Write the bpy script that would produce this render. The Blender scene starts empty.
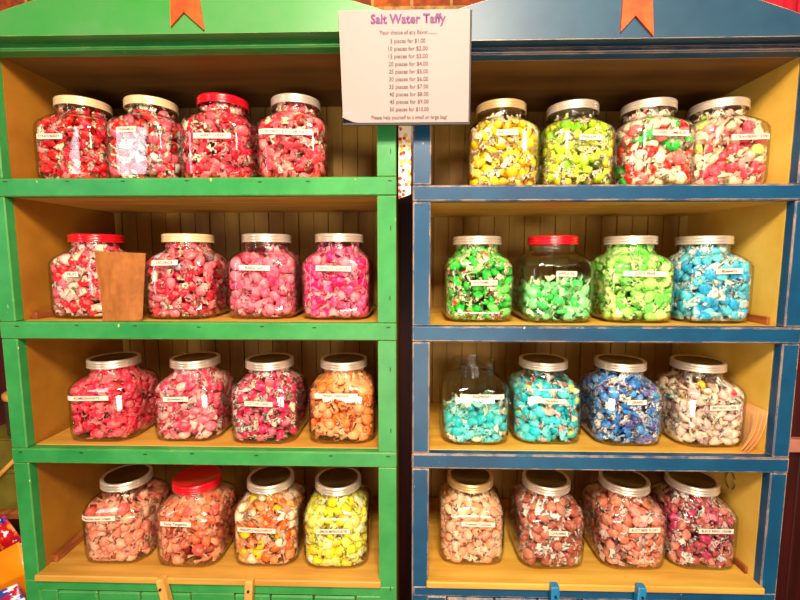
import bpy, bmesh, math, random
import numpy as np
from mathutils import Vector, Matrix

random.seed(7)
rng = np.random.default_rng(11)
C = bpy.context.scene.collection
PI = math.pi

# ------------------------------------------------------------------ helpers
def lin(r, g, b):
    f = lambda c: (c/255/12.92) if c/255 <= .04045 else ((c/255+.055)/1.055)**2.4
    return (f(r), f(g), f(b), 1.0)

def new_mat(name):
    m = bpy.data.materials.new(name); m.use_nodes = True
    nt = m.node_tree; nt.nodes.clear()
    out = nt.nodes.new('ShaderNodeOutputMaterial')
    return m, nt, out

def nd(nt, t, **kw):
    n = nt.nodes.new(t)
    for k, v in kw.items():
        if k in n.inputs: n.inputs[k].default_value = v
        else: setattr(n, k, v)
    return n

def principled(nt, out, rough=.5, metal=0., spec=.5, coat=0.):
    p = nd(nt, 'ShaderNodeBsdfPrincipled')
    p.inputs['Roughness'].default_value = rough
    p.inputs['Metallic'].default_value = metal
    p.inputs['Specular IOR Level'].default_value = spec
    p.inputs['Coat Weight'].default_value = coat
    nt.links.new(p.outputs[0], out.inputs[0])
    return p

def noise(nt, scale, detail=4., vec=None, stretch=None, rough=.55):
    tc = nd(nt, 'ShaderNodeTexCoord')
    src = tc.outputs['Object']
    if stretch:
        mp = nd(nt, 'ShaderNodeMapping'); mp.inputs['Scale'].default_value = stretch
        nt.links.new(src, mp.inputs[0]); src = mp.outputs[0]
    n = nd(nt, 'ShaderNodeTexNoise'); n.inputs['Scale'].default_value = scale
    n.inputs['Detail'].default_value = detail; n.inputs['Roughness'].default_value = rough
    nt.links.new(src, n.inputs['Vector'])
    return n

def ramp(nt, src, stops):
    r = nd(nt, 'ShaderNodeValToRGB')
    e = r.color_ramp.elements
    while len(e) < len(stops): e.new(.5)
    for i, (p, c) in enumerate(stops):
        e[i].position = p; e[i].color = c
    nt.links.new(src, r.inputs[0])
    return r

def mix(nt, fac, a, b):
    m = nd(nt, 'ShaderNodeMix', data_type='RGBA')
    for s, i in ((fac, 0), (a, 6), (b, 7)):
        if hasattr(s, 'links'): nt.links.new(s, m.inputs[i])
        else: m.inputs[i].default_value = s
    return m.outputs[2]

def plain(name, col, rough=.5, metal=0., var=None, scale=20., bump=0., stretch=None, spec=.5, coat=0.):
    m, nt, out = new_mat(name)
    p = principled(nt, out, rough, metal, spec, coat)
    if var is None: var = tuple(c*.8 for c in col[:3])+(1,)
    n = noise(nt, scale, 5, stretch=stretch)
    r = ramp(nt, n.outputs[0], [(.35, var), (.65, col)])
    nt.links.new(r.outputs[0], p.inputs['Base Color'])
    if bump:
        b = nd(nt, 'ShaderNodeBump'); b.inputs['Strength'].default_value = bump; b.inputs['Distance'].default_value = .002
        nt.links.new(n.outputs[0], b.inputs['Height']); nt.links.new(b.outputs[0], p.inputs['Normal'])
    return m

def paint(name, col, col2, wood, wear=.5, chips=.70):
    """old brushed paint over wood: blotchy tone, worn arrises, chips"""
    m, nt, out = new_mat(name)
    p = principled(nt, out, .42, 0, .45)
    n1 = noise(nt, 9, 6, stretch=(1, 1, 1), rough=.65)
    tone = ramp(nt, n1.outputs[0], [(.3, col2), (.7, col)])
    # worn edges
    bv = nd(nt, 'ShaderNodeBevel'); bv.samples = 4; bv.inputs['Radius'].default_value = .0035
    geo = nd(nt, 'ShaderNodeNewGeometry')
    dot = nd(nt, 'ShaderNodeVectorMath', operation='DOT_PRODUCT')
    nt.links.new(bv.outputs[0], dot.inputs[0]); nt.links.new(geo.outputs['Normal'], dot.inputs[1])
    inv = nd(nt, 'ShaderNodeMath', operation='SUBTRACT'); inv.inputs[0].default_value = 1.0
    nt.links.new(dot.outputs['Value'], inv.inputs[1])
    n2 = noise(nt, 26, 7, stretch=(1, 1, .6), rough=.7)
    mul = nd(nt, 'ShaderNodeMath', operation='MULTIPLY'); mul.inputs[1].default_value = 3.0*wear
    nt.links.new(inv.outputs[0], mul.inputs[0])
    add = nd(nt, 'ShaderNodeMath', operation='ADD')
    nt.links.new(mul.outputs[0], add.inputs[0]); nt.links.new(n2.outputs[0], add.inputs[1])
    mask = ramp(nt, add.outputs[0], [(chips, (0, 0, 0, 1)), (chips+.04, (1, 1, 1, 1))])
    # small bright nicks
    n3 = noise(nt, 95, 3, stretch=(1, 1, .35), rough=.6)
    nick = ramp(nt, n3.outputs[0], [(.735, (0, 0, 0, 1)), (.76, (1, 1, 1, 1))])
    c1 = mix(nt, mask.outputs[0], tone.outputs[0], wood)
    c2 = mix(nt, nick.outputs[0], c1, tuple(min(1, c*1.3+.15) for c in wood[:3])+(1,))
    nt.links.new(c2, p.inputs['Base Color'])
    b = nd(nt, 'ShaderNodeBump'); b.inputs['Strength'].default_value = .25; b.inputs['Distance'].default_value = .0015
    inv2 = nd(nt, 'ShaderNodeMath', operation='SUBTRACT'); inv2.inputs[0].default_value = 1.0
    nt.links.new(mask.outputs[0], inv2.inputs[1])
    nt.links.new(inv2.outputs[0], b.inputs['Height']); nt.links.new(b.outputs[0], p.inputs['Normal'])
    return m

def link(name, me, mat=None, parent=None):
    o = bpy.data.objects.new(name, me); C.objects.link(o)
    if mat is not None:
        for mm in (mat if isinstance(mat, (list, tuple)) else [mat]): me.materials.append(mm)
    if parent is not None: o.parent = parent
    return o

def obj(name, bm, mat=None, parent=None, smooth=False):
    me = bpy.data.meshes.new(name)
    bmesh.ops.recalc_face_normals(bm, faces=bm.faces)
    bm.to_mesh(me); bm.free()
    if smooth:
        for p in me.polygons: p.use_smooth = True
    return link(name, me, mat, parent)

def thing(name, label, cat, loc=(0, 0, 0), group=None, rotz=0):
    o = bpy.data.objects.new(name, None); C.objects.link(o)
    o.empty_display_size = .05
    o.location = loc; o.rotation_euler = (0, 0, rotz)
    o['label'] = label; o['category'] = cat
    if group: o['group'] = group
    return o

def tag(o, label, cat, group=None, kind=None):
    o['label'] = label; o['category'] = cat
    if group: o['group'] = group
    if kind: o['kind'] = kind
    return o

def box(bm, x0, x1, y0, y1, z0, z1, bev=.0, mi=0, rot=None, segs=1):
    r = bmesh.ops.create_cube(bm, size=1)
    vs = r['verts']
    for v in vs:
        v.co = Vector((x0+(v.co.x+.5)*(x1-x0), y0+(v.co.y+.5)*(y1-y0), z0+(v.co.z+.5)*(z1-z0)))
    if bev:
        es = list({e for v in vs for e in v.link_edges})
        rr = bmesh.ops.bevel(bm, geom=es, offset=bev, segments=segs, profile=.5, affect='EDGES')
        vs = list({v for f in rr['faces'] for v in f.verts} | {v for v in vs if v.is_valid})
    if rot:
        bmesh.ops.transform(bm, matrix=rot, verts=vs)
    for f in {f for v in vs for f in v.link_faces}: f.material_index = mi
    return vs

def one_box(name, dims, mat, parent=None, bev=.0015, rot=None):
    bm = bmesh.new(); box(bm, *dims, bev=bev, rot=rot)
    return obj(name, bm, mat, parent)

def structure(o):
    o['kind'] = 'structure'; return o

# ------------------------------------------------------------------ materials
M = {}
WOOD = lin(205, 160, 95)
M['green'] = paint('green_paint', lin(61, 154, 78), lin(28, 125, 58), lin(190, 190, 90), wear=.45, chips=.76)
M['blue'] = paint('blue_paint', lin(6, 80, 118), lin(4, 58, 94), lin(215, 170, 120), wear=.95, chips=.70)
M['green_frieze'] = paint('green_board_paint', lin(44, 130, 49), lin(74, 132, 74), lin(190, 190, 90), wear=.25, chips=.85)
M['blue_frieze'] = paint('blue_board_paint', lin(35, 76, 99), lin(25, 60, 86), lin(225, 175, 120), wear=.35, chips=.78)
M['blue_side'] = paint('bright_blue_paint', lin(20, 130, 180), lin(15, 110, 165), lin(215, 180, 130), wear=.55, chips=.74)
M['interior_l'] = plain('mustard_interior', lin(167, 112, 25), .6, var=lin(144, 90, 16), scale=9, bump=.15)
M['interior_r'] = plain('cream_yellow_interior', lin(227, 192, 88), .6, var=lin(213, 169, 60), scale=9, bump=.15)
M['brown_board'] = plain('brown_top_board', lin(117, 80, 27), .6, var=lin(94, 61, 17), scale=6, stretch=(.5, 4, 4))
M['bead'] = plain('beadboard_paint', lin(176, 139, 58), .6, var=lin(148, 109, 35), scale=5, stretch=(3, 3, .5), bump=.1)
M['shelf_l'] = plain('shelf_board_wood', lin(209, 158, 68), .55, var=lin(184, 130, 45), scale=7, stretch=(.6, 6, 6), bump=.1)
M['shelf_r'] = plain('yellow_shelf_board', lin(216, 173, 70), .55, var=lin(193, 141, 47), scale=7, stretch=(.6, 6, 6), bump=.1)
M['bare'] = plain('bare_pine', lin(226, 176, 96), .55, var=lin(200, 146, 70), scale=12, stretch=(.4, 5, 5), bump=.1)
M['cleat'] = plain('brown_cleat_wood', lin(170, 95, 40), .6, var=lin(125, 60, 25), scale=18, stretch=(4, .8, 4))
M['latch'] = plain('latch_wood', lin(225, 170, 85), .5, var=lin(195, 138, 60), scale=20, stretch=(3, 3, .6))
M['orange'] = plain('orange_pennant_paint', lin(222, 92, 22), .45, var=lin(178, 62, 14), scale=28)
M['black'] = plain('black_line', lin(25, 18, 14), .6)
M['kraft'] = plain('kraft_paper', lin(164, 97, 32), .75, var=lin(140, 78, 20), scale=22, bump=.35, stretch=(3, 3, 1))
M['kraft_pale'] = plain('pale_kraft_paper', lin(245, 196, 130), .7, var=lin(225, 170, 104), scale=14, bump=.3)
M['paper'] = plain('sign_paper', lin(155, 136, 136), .7, var=lin(150, 131, 129), scale=3)
M['tape'] = plain('label_paper', lin(250, 232, 210), .5, var=lin(244, 222, 198), scale=10)
M['ink_purple'] = plain('purple_ink', lin(96, 12, 100), .6, var=lin(84, 10, 90))
M['ink_grey'] = plain('grey_ink', lin(70, 52, 50), .6)
M['ink_label'] = plain('label_ink', lin(60, 34, 30), .6)
M['silver'] = plain('silver_lid_metal', lin(238, 224, 204), .3, metal=.65, var=lin(228, 212, 190), scale=30)
M['gold'] = plain('pale_gold_lid_metal', lin(236, 208, 150), .3, metal=.6, var=lin(224, 190, 128), scale=30)
M['lidtop'] = plain('lid_top_dark_reflection', lin(120, 108, 92), .22, metal=1., var=lin(104, 92, 76), scale=30)  # lid metal with the dark reflection of the shelf above put into its colour
M['cream'] = plain('cream_lid_enamel', lin(240, 214, 165), .35, metal=.3, var=lin(230, 200, 148), scale=30)
M['redlid'] = plain('red_lid_enamel', lin(216, 14, 30), .25, var=lin(196, 8, 24), scale=20, coat=.4)
M['floor'] = plain('floor_boards', lin(110, 62, 34), .5, var=lin(70, 36, 20), scale=3, stretch=(8, .6, 1))
M['maroon'] = plain('maroon_boards', lin(78, 14, 10), .5, var=lin(48, 8, 6), scale=4, stretch=(6, 6, .7))
M['maroon_trim'] = plain('pink_rail_paint', lin(215, 140, 120), .5)
M['crimson'] = plain('crimson_cloth', lin(214, 12, 48), .8, var=lin(170, 5, 32), scale=12, stretch=(6, 6, .6))
M['olive'] = plain('olive_enamel', lin(118, 108, 28), .5, var=lin(92, 80, 18), scale=8)
M['dark'] = plain('dark_wall_paint', lin(58, 40, 26), .7)
M['steel'] = plain('wire_steel', lin(150, 120, 80), .3, metal=1.)

def glass_mat():
    """thin clear jar glass: clear straight on, reflective and slightly tinted at grazing angles"""
    m, nt, out = new_mat('jar_glass')
    lw = nd(nt, 'ShaderNodeLayerWeight'); lw.inputs['Blend'].default_value = .5
    tint = ramp(nt, lw.outputs['Facing'], [(0., (.985, .985, .975, 1)), (.68, (.94, .93, .90, 1)), (1., (.34, .30, .22, 1))])
    tr = nd(nt, 'ShaderNodeBsdfTransparent'); nt.links.new(tint.outputs[0], tr.inputs[0])
    gl = nd(nt, 'ShaderNodeBsdfGlossy'); gl.inputs['Roughness'].default_value = .04
    n = noise(nt, 14, 2)
    b = nd(nt, 'ShaderNodeBump'); b.inputs['Strength'].default_value = .12; b.inputs['Distance'].default_value = .004
    nt.links.new(n.outputs[0], b.inputs['Height']); nt.links.new(b.outputs[0], gl.inputs['Normal'])
    pw = nd(nt, 'ShaderNodeMath', operation='POWER'); pw.inputs[1].default_value = 3.2
    nt.links.new(lw.outputs['Facing'], pw.inputs[0])
    fr = nd(nt, 'ShaderNodeMath', operation='MULTIPLY_ADD'); fr.inputs[1].default_value = .9; fr.inputs[2].default_value = .038
    nt.links.new(pw.outputs[0], fr.inputs[0])
    ms = nd(nt, 'ShaderNodeMixShader')
    nt.links.new(fr.outputs[0], ms.inputs[0]); nt.links.new(tr.outputs[0], ms.inputs[1]); nt.links.new(gl.outputs[0], ms.inputs[2])
    nt.links.new(ms.outputs[0], out.inputs[0])
    return m
M['glass'] = glass_mat()

def candy_mats():
    m, nt, out = new_mat('taffy_wax_body')
    p = principled(nt, out, .40, 0, .4, .08)
    p.inputs['Subsurface Weight'].default_value = .55; p.inputs['Subsurface Scale'].default_value = .008
    p.inputs['Subsurface Radius'].default_value = (1, .6, .5)
    a = nd(nt, 'ShaderNodeAttribute', attribute_name='col')
    nb = noise(nt, 150, 3, rough=.65)
    rb = ramp(nt, nb.outputs[0], [(.50, (0, 0, 0, 1)), (.68, (.36, .36, .36, 1))])
    hs = nd(nt, 'ShaderNodeMix', data_type='RGBA'); nt.links.new(rb.outputs[0], hs.inputs[0])
    nt.links.new(a.outputs['Color'], hs.inputs[6]); hs.inputs[7].default_value = lin(255, 225, 205)
    nt.links.new(hs.outputs[2], p.inputs['Base Color'])
    bb = nd(nt, 'ShaderNodeBump'); bb.inputs['Strength'].default_value = .7; bb.inputs['Distance'].default_value = .0012
    nt.links.new(nb.outputs[0], bb.inputs['Height']); nt.links.new(bb.outputs[0], p.inputs['Normal'])
    m2, nt2, out2 = new_mat('printed_wax_paper')
    p2 = principled(nt2, out2, .45, 0, .5, .1)
    a2 = nd(nt2, 'ShaderNodeAttribute', attribute_name='col')
    n = noise(nt2, 380, 2, rough=.6)
    # alpha of the colour attribute says how heavily the paper is printed
    mr = nd(nt2, 'ShaderNodeMath', operation='MULTIPLY'); mr.inputs[1].default_value = .135
    nt2.links.new(a2.outputs['Alpha'], mr.inputs[0])
    sm = nd(nt2, 'ShaderNodeMath', operation='ADD'); nt2.links.new(mr.outputs[0], sm.inputs[0]); nt2.links.new(n.outputs[0], sm.inputs[1])
    r = ramp(nt2, sm.outputs[0], [(.67, (0, 0, 0, 1)), (.71, (1, 1, 1, 1))])
    c = mix(nt2, r.outputs[0], a2.outputs['Color'], lin(78, 50, 50))
    nt2.links.new(c, p2.inputs['Base Color'])
    tl = nd(nt2, 'ShaderNodeBsdfTranslucent'); nt2.links.new(c, tl.inputs[0])
    mx = nd(nt2, 'ShaderNodeMixShader'); mx.inputs[0].default_value = .10
    nt2.links.new(p2.outputs[0], mx.inputs[1]); nt2.links.new(tl.outputs[0], mx.inputs[2]); nt2.links.new(mx.outputs[0], out2.inputs[0])
    return m, m2
M_BODY, M_WRAP = candy_mats()

# ------------------------------------------------------------------ room shell
def brick_mat():
    m, nt, out = new_mat('brick_wall')
    p = principled(nt, out, .85)
    tc = nd(nt, 'ShaderNodeTexCoord'); mp = nd(nt, 'ShaderNodeMapping'); mp.inputs['Rotation'].default_value = (PI/2, 0, 0)
    nt.links.new(tc.outputs['Object'], mp.inputs[0])
    b = nd(nt, 'ShaderNodeTexBrick'); b.inputs['Scale'].default_value = 4.5
    b.inputs['Color1'].default_value = lin(188, 92, 28); b.inputs['Color2'].default_value = lin(140, 58, 18)
    b.inputs['Mortar'].default_value = lin(190, 150, 90); b.inputs['Mortar Size'].default_value = .02
    nt.links.new(mp.outputs[0], b.inputs['Vector'])
    n = noise(nt, 35, 6)
    r = ramp(nt, n.outputs[0], [(.35, (.45, .4, .35, 1)), (.65, (1.2, 1.1, 1, 1))])
    mm = nd(nt, 'ShaderNodeMix', data_type='RGBA', blend_type='MULTIPLY'); mm.inputs[0].default_value = 1
    nt.links.new(b.outputs['Color'], mm.inputs[6]); nt.links.new(r.outputs[0], mm.inputs[7])
    nt.links.new(mm.outputs[2], p.inputs['Base Color'])
    bp = nd(nt, 'ShaderNodeBump'); bp.inputs['Strength'].default_value = .7; bp.inputs['Distance'].default_value = .01
    nt.links.new(n.outputs[0], bp.inputs['Height']); nt.links.new(bp.outputs[0], p.inputs['Normal'])
    return m
structure(one_box('wall_back', (-1.9, 1.6, .46, .56, 1.90, 2.75), brick_mat(), bev=0))
bm = bmesh.new()
for k in range(25):
    box(bm, -1.9+.14*k, -1.9+.14*k+.1385, .45, .56, 0, 1.90, bev=.003)
structure(obj('wall_rear', bm, M['maroon']))
structure(one_box('floor', (-1.9, 1.6, -3.0, .56, -.06, 0), M['floor'], bev=0))
structure(one_box('ceiling', (-1.9, 1.6, -3.0, .56, 2.75, 2.82), plain('ceiling_paint', lin(150, 120, 85), .8), bev=0))
structure(one_box('wall_left', (-1.98, -1.9, -3.0, .56, 0, 2.75), M['dark'], bev=0))
bm = bmesh.new()
for k in range(24):      # diagonal boards of the maroon wall
    y0 = .46-(k+1)*.145
    box(bm, 1.22, 1.25, y0, y0+.141, -.0, 2.75, bev=.004)
structure(obj('wall_right', bm, M['maroon']))
structure(one_box('trim_1', (.85, 1.22, .425, .45, .945, .985), M['maroon_trim'], bev=.003))

# ------------------------------------------------------------------ cabinets
YB = .30
def beadboard(x0, x1, z0, z1, y):
    bm = bmesh.new()
    xs = []; x = x0; k = 0
    prof = [(x0, 0)]
    while x < x1:
        d = .0055 if k % 2 == 0 else .0030
        w = .0020 if k % 2 == 0 else .0014
        xc = x+.0195
        if xc+w < x1:
            prof += [(xc-w, 0), (xc-w*.5, d), (xc+w*.5, d), (xc+w, 0)]
        x += .039; k += 1
    prof.append((x1, 0))
    a = [bm.verts.new((px, y+dd, z0)) for px, dd in prof]
    b = [bm.verts.new((px, y+dd, z1)) for px, dd in prof]
    for i in range(len(prof)-1): bm.faces.new((a[i], a[i+1], b[i+1], b[i]))
    # back and rim give it real thickness
    c = [bm.verts.new((x0, y+.012, z0)), bm.verts.new((x1, y+.012, z0)), bm.verts.new((x1, y+.012, z1)), bm.verts.new((x0, y+.012, z1))]
    bm.faces.new(c)
    bm.faces.new([a[0], c[0], c[3], b[0]]); bm.faces.new([a[-1], b[-1], c[2], c[1]])
    bm.faces.new(a+[c[1], c[0]]); bm.faces.new(b+[c[2], c[3]])
    return bm

def cabinet(name, label, X0, X1, sl, sr, rails, top, floor_top, paintm, friezem, insidem, shelfm, sidem,
            frieze_z, crest, arch, pennant, doors, slots, latches, latchm, cleats):
    root = thing(name, label, 'cabinet', ((X0+X1)/2, .16, 0))
    ox, oy = root.location.x, root.location.y
    def P(nm, bm_or_dims, mat, bev=.0015, par=None, smooth=False):
        if isinstance(bm_or_dims, tuple): b_ = bmesh.new(); box(b_, *bm_or_dims, bev=bev)
        else: b_ = bm_or_dims
        bmesh.ops.translate(b_, vec=(-ox, -oy, 0), verts=b_.verts)
        return obj(nm, b_, mat, par or root, smooth)
    # stiles cut between the rails, one mesh each
    cuts = [0.0] + [z for r in rails for z in r] + [top[0]]
    zs = []
    lo = .06
    allr = sorted(rails)
    for (a, b) in allr:
        zs.append((lo, a-.0006)); lo = b+.0006
    zs.append((lo, top[0]-.0006))
    for (xa, xb) in ((X0, sl), (sr, X1)):
        bm = bmesh.new()
        for (za, zb) in zs: box(bm, xa, xb, 0, .020, za, zb, bev=.0016)
        P('stile', bm, paintm)
    for (a, b) in allr[1:]:
        P('shelf_edge', (X0-.0006, X1+.0006, -.0012, .019, a, b), paintm, bev=.0022)
        P('shelf_board', (sl+.0004, sr-.0004, .0195, YB-.001, a+.001, b), shelfm)
    # bottom shelf: bare front edge above the painted rail
    P('shelf_board', (sl-.004, sr+.004, -.007, YB-.001, floor_top-.014, floor_top), shelfm, bev=.002)
    P('top_board', (sl, sr, .0205, YB-.001, top[0]+.001, top[0]+.018), M['brown_board'])
    P('cornice_board', (X0, X1, -.0035, YB, top[1]+.0004, top[1]+.012), paintm)
    P('crown_moulding', crown(X0-.012, X1+.012, top[0], top[1]), paintm, smooth=False)
    for (xa, xb, inner) in ((X0+.002, sl, 1), (sr, X1-.002, -1)):
        bm = bmesh.new(); box(bm, xa, xb, .0205, YB+.012, .06, top[0]+.02)
        P('side_panel', bm, insidem if True else sidem)
    P('back_panel', beadboard(sl+.0003, sr-.0003, .06, top[0]+.02, YB), M['bead'])
    # pediment board with a low arched top
    bm = bmesh.new(); n = 40
    xa, xb = X0-(.035 if X0 < -.5 else .012), X1+(.012 if X0 < -.5 else .035)
    fr, bk = [], []
    for i in range(n+1):
        x = xa+(xb-xa)*i/n
        z = arch(x)
        fr.append((x, z))
    low = frieze_z
    f0 = [bm.verts.new((x, -.030, z)) for x, z in fr]+[bm.verts.new((xb, -.030, low)), bm.verts.new((xa, -.030, low))]
    f1 = [bm.verts.new((x, -.004, z)) for x, z in fr]+[bm.verts.new((xb, -.004, low)), bm.verts.new((xa, -.004, low))]
    bm.faces.new(f0); bm.faces.new(list(reversed(f1)))
    for i in range(len(f0)):
        j = (i+1) % len(f0); bm.faces.new((f0[i], f0[j], f1[j], f1[i]))
    P('pediment_board', bm, friezem)
    # swallow-tailed pennant fixed to the pediment
    def poly(pts, y0, y1):
        bm = bmesh.new()
        a = [bm.verts.new((x, y0, z)) for x, z in pts]; b = [bm.verts.new((x, y1, z)) for x, z in pts]
        bm.faces.new(a); bm.faces.new(list(reversed(b)))
        for i in range(len(a)):
            j = (i+1) % len(a); bm.faces.new((a[i], a[j], b[j], b[i]))
        return bm
    P('pennant_ornament', poly(pennant, -.0345, -.0302), M['orange'])
    if X0 < -.5:
        r_ = random.Random(3)
        for (a, b) in allr[1:]:
            for q in range(7):
                xn = X0+.03+(X1-X0-.06)*q/6+r_.uniform(-.02, .02); zn = b-.007+r_.uniform(-.002, .001)
                P('nail', (xn-.0035, xn+.0035, -.0020, -.0010, zn-.0009, zn+.0009), M['black'], bev=0)
        for (a, b) in zs[1:]:
            for q in (.2, .75):
                xn = X1-.011+r_.uniform(-.004, .004); zn = a+(b-a)*q
                P('nail', (xn-.0008, xn+.0008, -.0010, .001, zn-.004, zn+.004), M['black'], bev=0)
    # lower cupboard
    zr = floor_top-.0145
    P('lower_rail', (sl-.0315, sr+.0315, -.0010, .019, zr-.022, zr), paintm, bev=.002)
    for k, (da, db) in enumerate(doors):
        zt = zr-.024
        dr = bmesh.new()
        edges = [da]+[s for s in slots if da < s < db]+[db]
        for i in range(len(edges)-1):
            box(dr, edges[i]+.0012, edges[i+1]-.0012, -.002, .016, .12, zt, bev=.0025)
        P('door', dr, paintm)
    gaps = [X0+.0316]+[v for d in doors for v in d]+[X1-.0316]
    for i in range(0, len(gaps), 2):
        if gaps[i+1]-gaps[i] > .006:
            P('door_post', (gaps[i]+.0008, gaps[i+1]-.0008, -.0005, .019, .06, zr-.0225), paintm)
    P('plinth', (X0, X1, .004, .30, 0, .0595), paintm)
    for (lx, lz, ang) in latches:
        bm = bmesh.new(); box(bm, -.0085, .0085, -.020, -.0035, -.055, .012, bev=.003, segs=2)
        bmesh.ops.rotate(bm, cent=(0, 0, 0), matrix=Matrix.Rotation(ang, 3, 'Y'), verts=bm.verts)
        bmesh.ops.translate(bm, vec=(lx, 0, lz), verts=bm.verts)
        la = P('turn_latch', bm, latchm)
        bm = bmesh.new(); bmesh.ops.create_cone(bm, cap_ends=True, segments=14, radius1=.0026, radius2=.0026, depth=.003)
        bmesh.ops.rotate(bm, cent=(0, 0, 0), matrix=Matrix.Rotation(PI/2, 3, 'X'), verts=bm.verts)
        bmesh.ops.translate(bm, vec=(lx, -.0212, lz-.008), verts=bm.verts)
        P('screw', bm, M['black'], par=la)
    for (ca, cb, cz) in cleats:
        P('cleat', (ca, cb, .032, YB-.003, cz+.0003, cz+.015), M['cleat'], bev=.001)
    return root, P

def crown(xa, xb, z0, z1):
    """rounded crown moulding running under the pediment"""
    prof = [(.0195, z0), (-.004, z0), (-.006, z0+.002), (-.007, z0+(z1-z0)*.25), (-.0055, z0+(z1-z0)*.45), (-.001, z0+(z1-z0)*.62), (.001, z1), (.0195, z1)]
    bm = bmesh.new()
    a = [bm.verts.new((xa, y, z)) for y, z in prof]; b = [bm.verts.new((xb, y, z)) for y, z in prof]
    bm.faces.new(a); bm.faces.new(list(reversed(b)))
    for i in range(len(a)):
        j = (i+1) % len(a); bm.faces.new((a[i], b[i], b[j], a[j]))
    return bm

def arch_l(x):
    return max(1.9135, 1.915+.0895-.477*(x+.40)**2)
def arch_r(x):
    return max(1.8975, 1.896+.092-.60*(x-.345)**2)

ZL = [1.671, 1.395, 1.135, .862]
ZR = [1.655, 1.390, 1.134, .865]
pen_l = [(-.4205, 1.922), (-.396, 1.946), (-.362, 1.916), (-.3685, 1.967), (-.3715, 2.02), (-.418, 2.02), (-.419, 1.967)]
pen_r = [(.3555, 1.903), (.379, 1.929), (.411, 1.896), (.406, 1.955), (.404, 2.0), (.358, 2.0), (.357, 1.956)]
green, PG = cabinet('display_cabinet', 'green painted wooden shelf cabinet with orange pennant, full of pink and red candy jars',
    -.812, -.028, -.780, -.064, [(0, .06), (1.104, 1.135), (1.361, 1.395), (1.637, 1.671)], (1.899, 1.914), .862,
    M['green'], M['green_frieze'], M['interior_l'], M['shelf_l'], M['green'], 1.912, 2.03, arch_l, pen_l,
    [(-.742, -.458), (-.366, -.112)], [-.655, -.565, -.29, -.20], [(-.509, .856, -.18), (-.328, .856, .06)], M['latch'],
    [(-.7795, -.766, 1.395), (-.7795, -.766, .862)])
blue, PB = cabinet('display_cabinet', 'blue painted wooden shelf cabinet with worn edges, holding yellow, green and blue candy jars',
    .003, .735, .037, .703, [(0, .06), (1.103, 1.134), (1.359, 1.390), (1.625, 1.655)], (1.882, 1.894), .865,
    M['blue'], M['blue_frieze'], M['interior_r'], M['shelf_r'], M['blue_side'], 1.894, 2.01, arch_r, pen_r,
    [(.075, .352), (.412, .655)], [.172, .26, .49, .575], [(.289, .858, -.02), (.459, .860, .05)], M['blue_side'],
    [(.6965, .7025, 1.390), (.6965, .7025, .865)])
# wire hook on the side wall above the bottom shelf
bm = bmesh.new()
pts = []
for i in range(20):
    a = -.4*PI+i/19*1.75*PI
    pts.append((.7005, .095+.013*math.cos(a), 1.035+.019*math.sin(a)))
ringv = []
for i, p in enumerate(pts):
    q = Vector(pts[min(i+1, 19)])-Vector(pts[max(i-1, 0)]); q.normalize()
    s = q.cross(Vector((1, 0, 0))); s.normalize()
    ringv.append([bm.verts.new(Vector(p)+.0011*(math.cos(t)*s+math.sin(t)*Vector((1, 0, 0)))) for t in [k*PI/3 for k in range(6)]])
for i in range(19):
    for k in range(6): bm.faces.new((ringv[i][k], ringv[i][(k+1) % 6], ringv[i+1][(k+1) % 6], ringv[i+1][k]))
PB('wire_hook', bm, M['steel'], smooth=True)

# ------------------------------------------------------------------ jars
# (z, half width, corner radius)
PROF = [(0.0, .052, .030), (.0012, .0590, .032), (.005, .0650, .033), (.012, .0690, .032), (.022, .0700, .031), (.060, .0700, .031), (.104, .0700, .031),
        (.113, .0695, .032), (.121, .0672, .036), (.128, .0630, .042), (.1335, .0575, .047), (.1375, .0520, .0495), (.1405, .0480, .0478),
        (.1440, .0462, .0462), (.148, .0462, .0462), (.1500, .0482, .0482), (.1522, .0462, .0462), (.156, .0462, .0462), (.1582, .0482, .0482), (.1602, .0462, .0462), (.1655, .0460, .0460), (.168, .0475, .0475), (.170, .0460, .0460)]
PZ = np.array([p[0] for p in PROF]); PH = np.array([p[1] for p in PROF]); PR = np.array([p[2] for p in PROF])
NSEG = 56
def ring(h, r, z):
    out = []
    for i in range(NSEG):
        t = 2*PI*i/NSEG
        c, s = math.cos(t), math.sin(t)
        b = h-r
        # ray/rounded-square intersection so the flats stay flat
        best = None
        if b < 1e-5: out.append((h*c, h*s, z)); continue
        ac, as_ = abs(c), abs(s)
        if ac >= as_: tt = h/ac; x, y = h, tt*as_
        else: tt = h/as_; x, y = tt*ac, h
        if x > b and y > b:
            # solve |p-(b,b)| = r on the ray
            B = -2*(ac*b+as_*b); Cc = 2*b*b-r*r
            tt = (-B+math.sqrt(max(B*B-4*Cc, 0)))/2
            x, y = tt*ac, tt*as_
        out.append((math.copysign(x, c), math.copysign(y, s), z))
    return out

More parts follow.
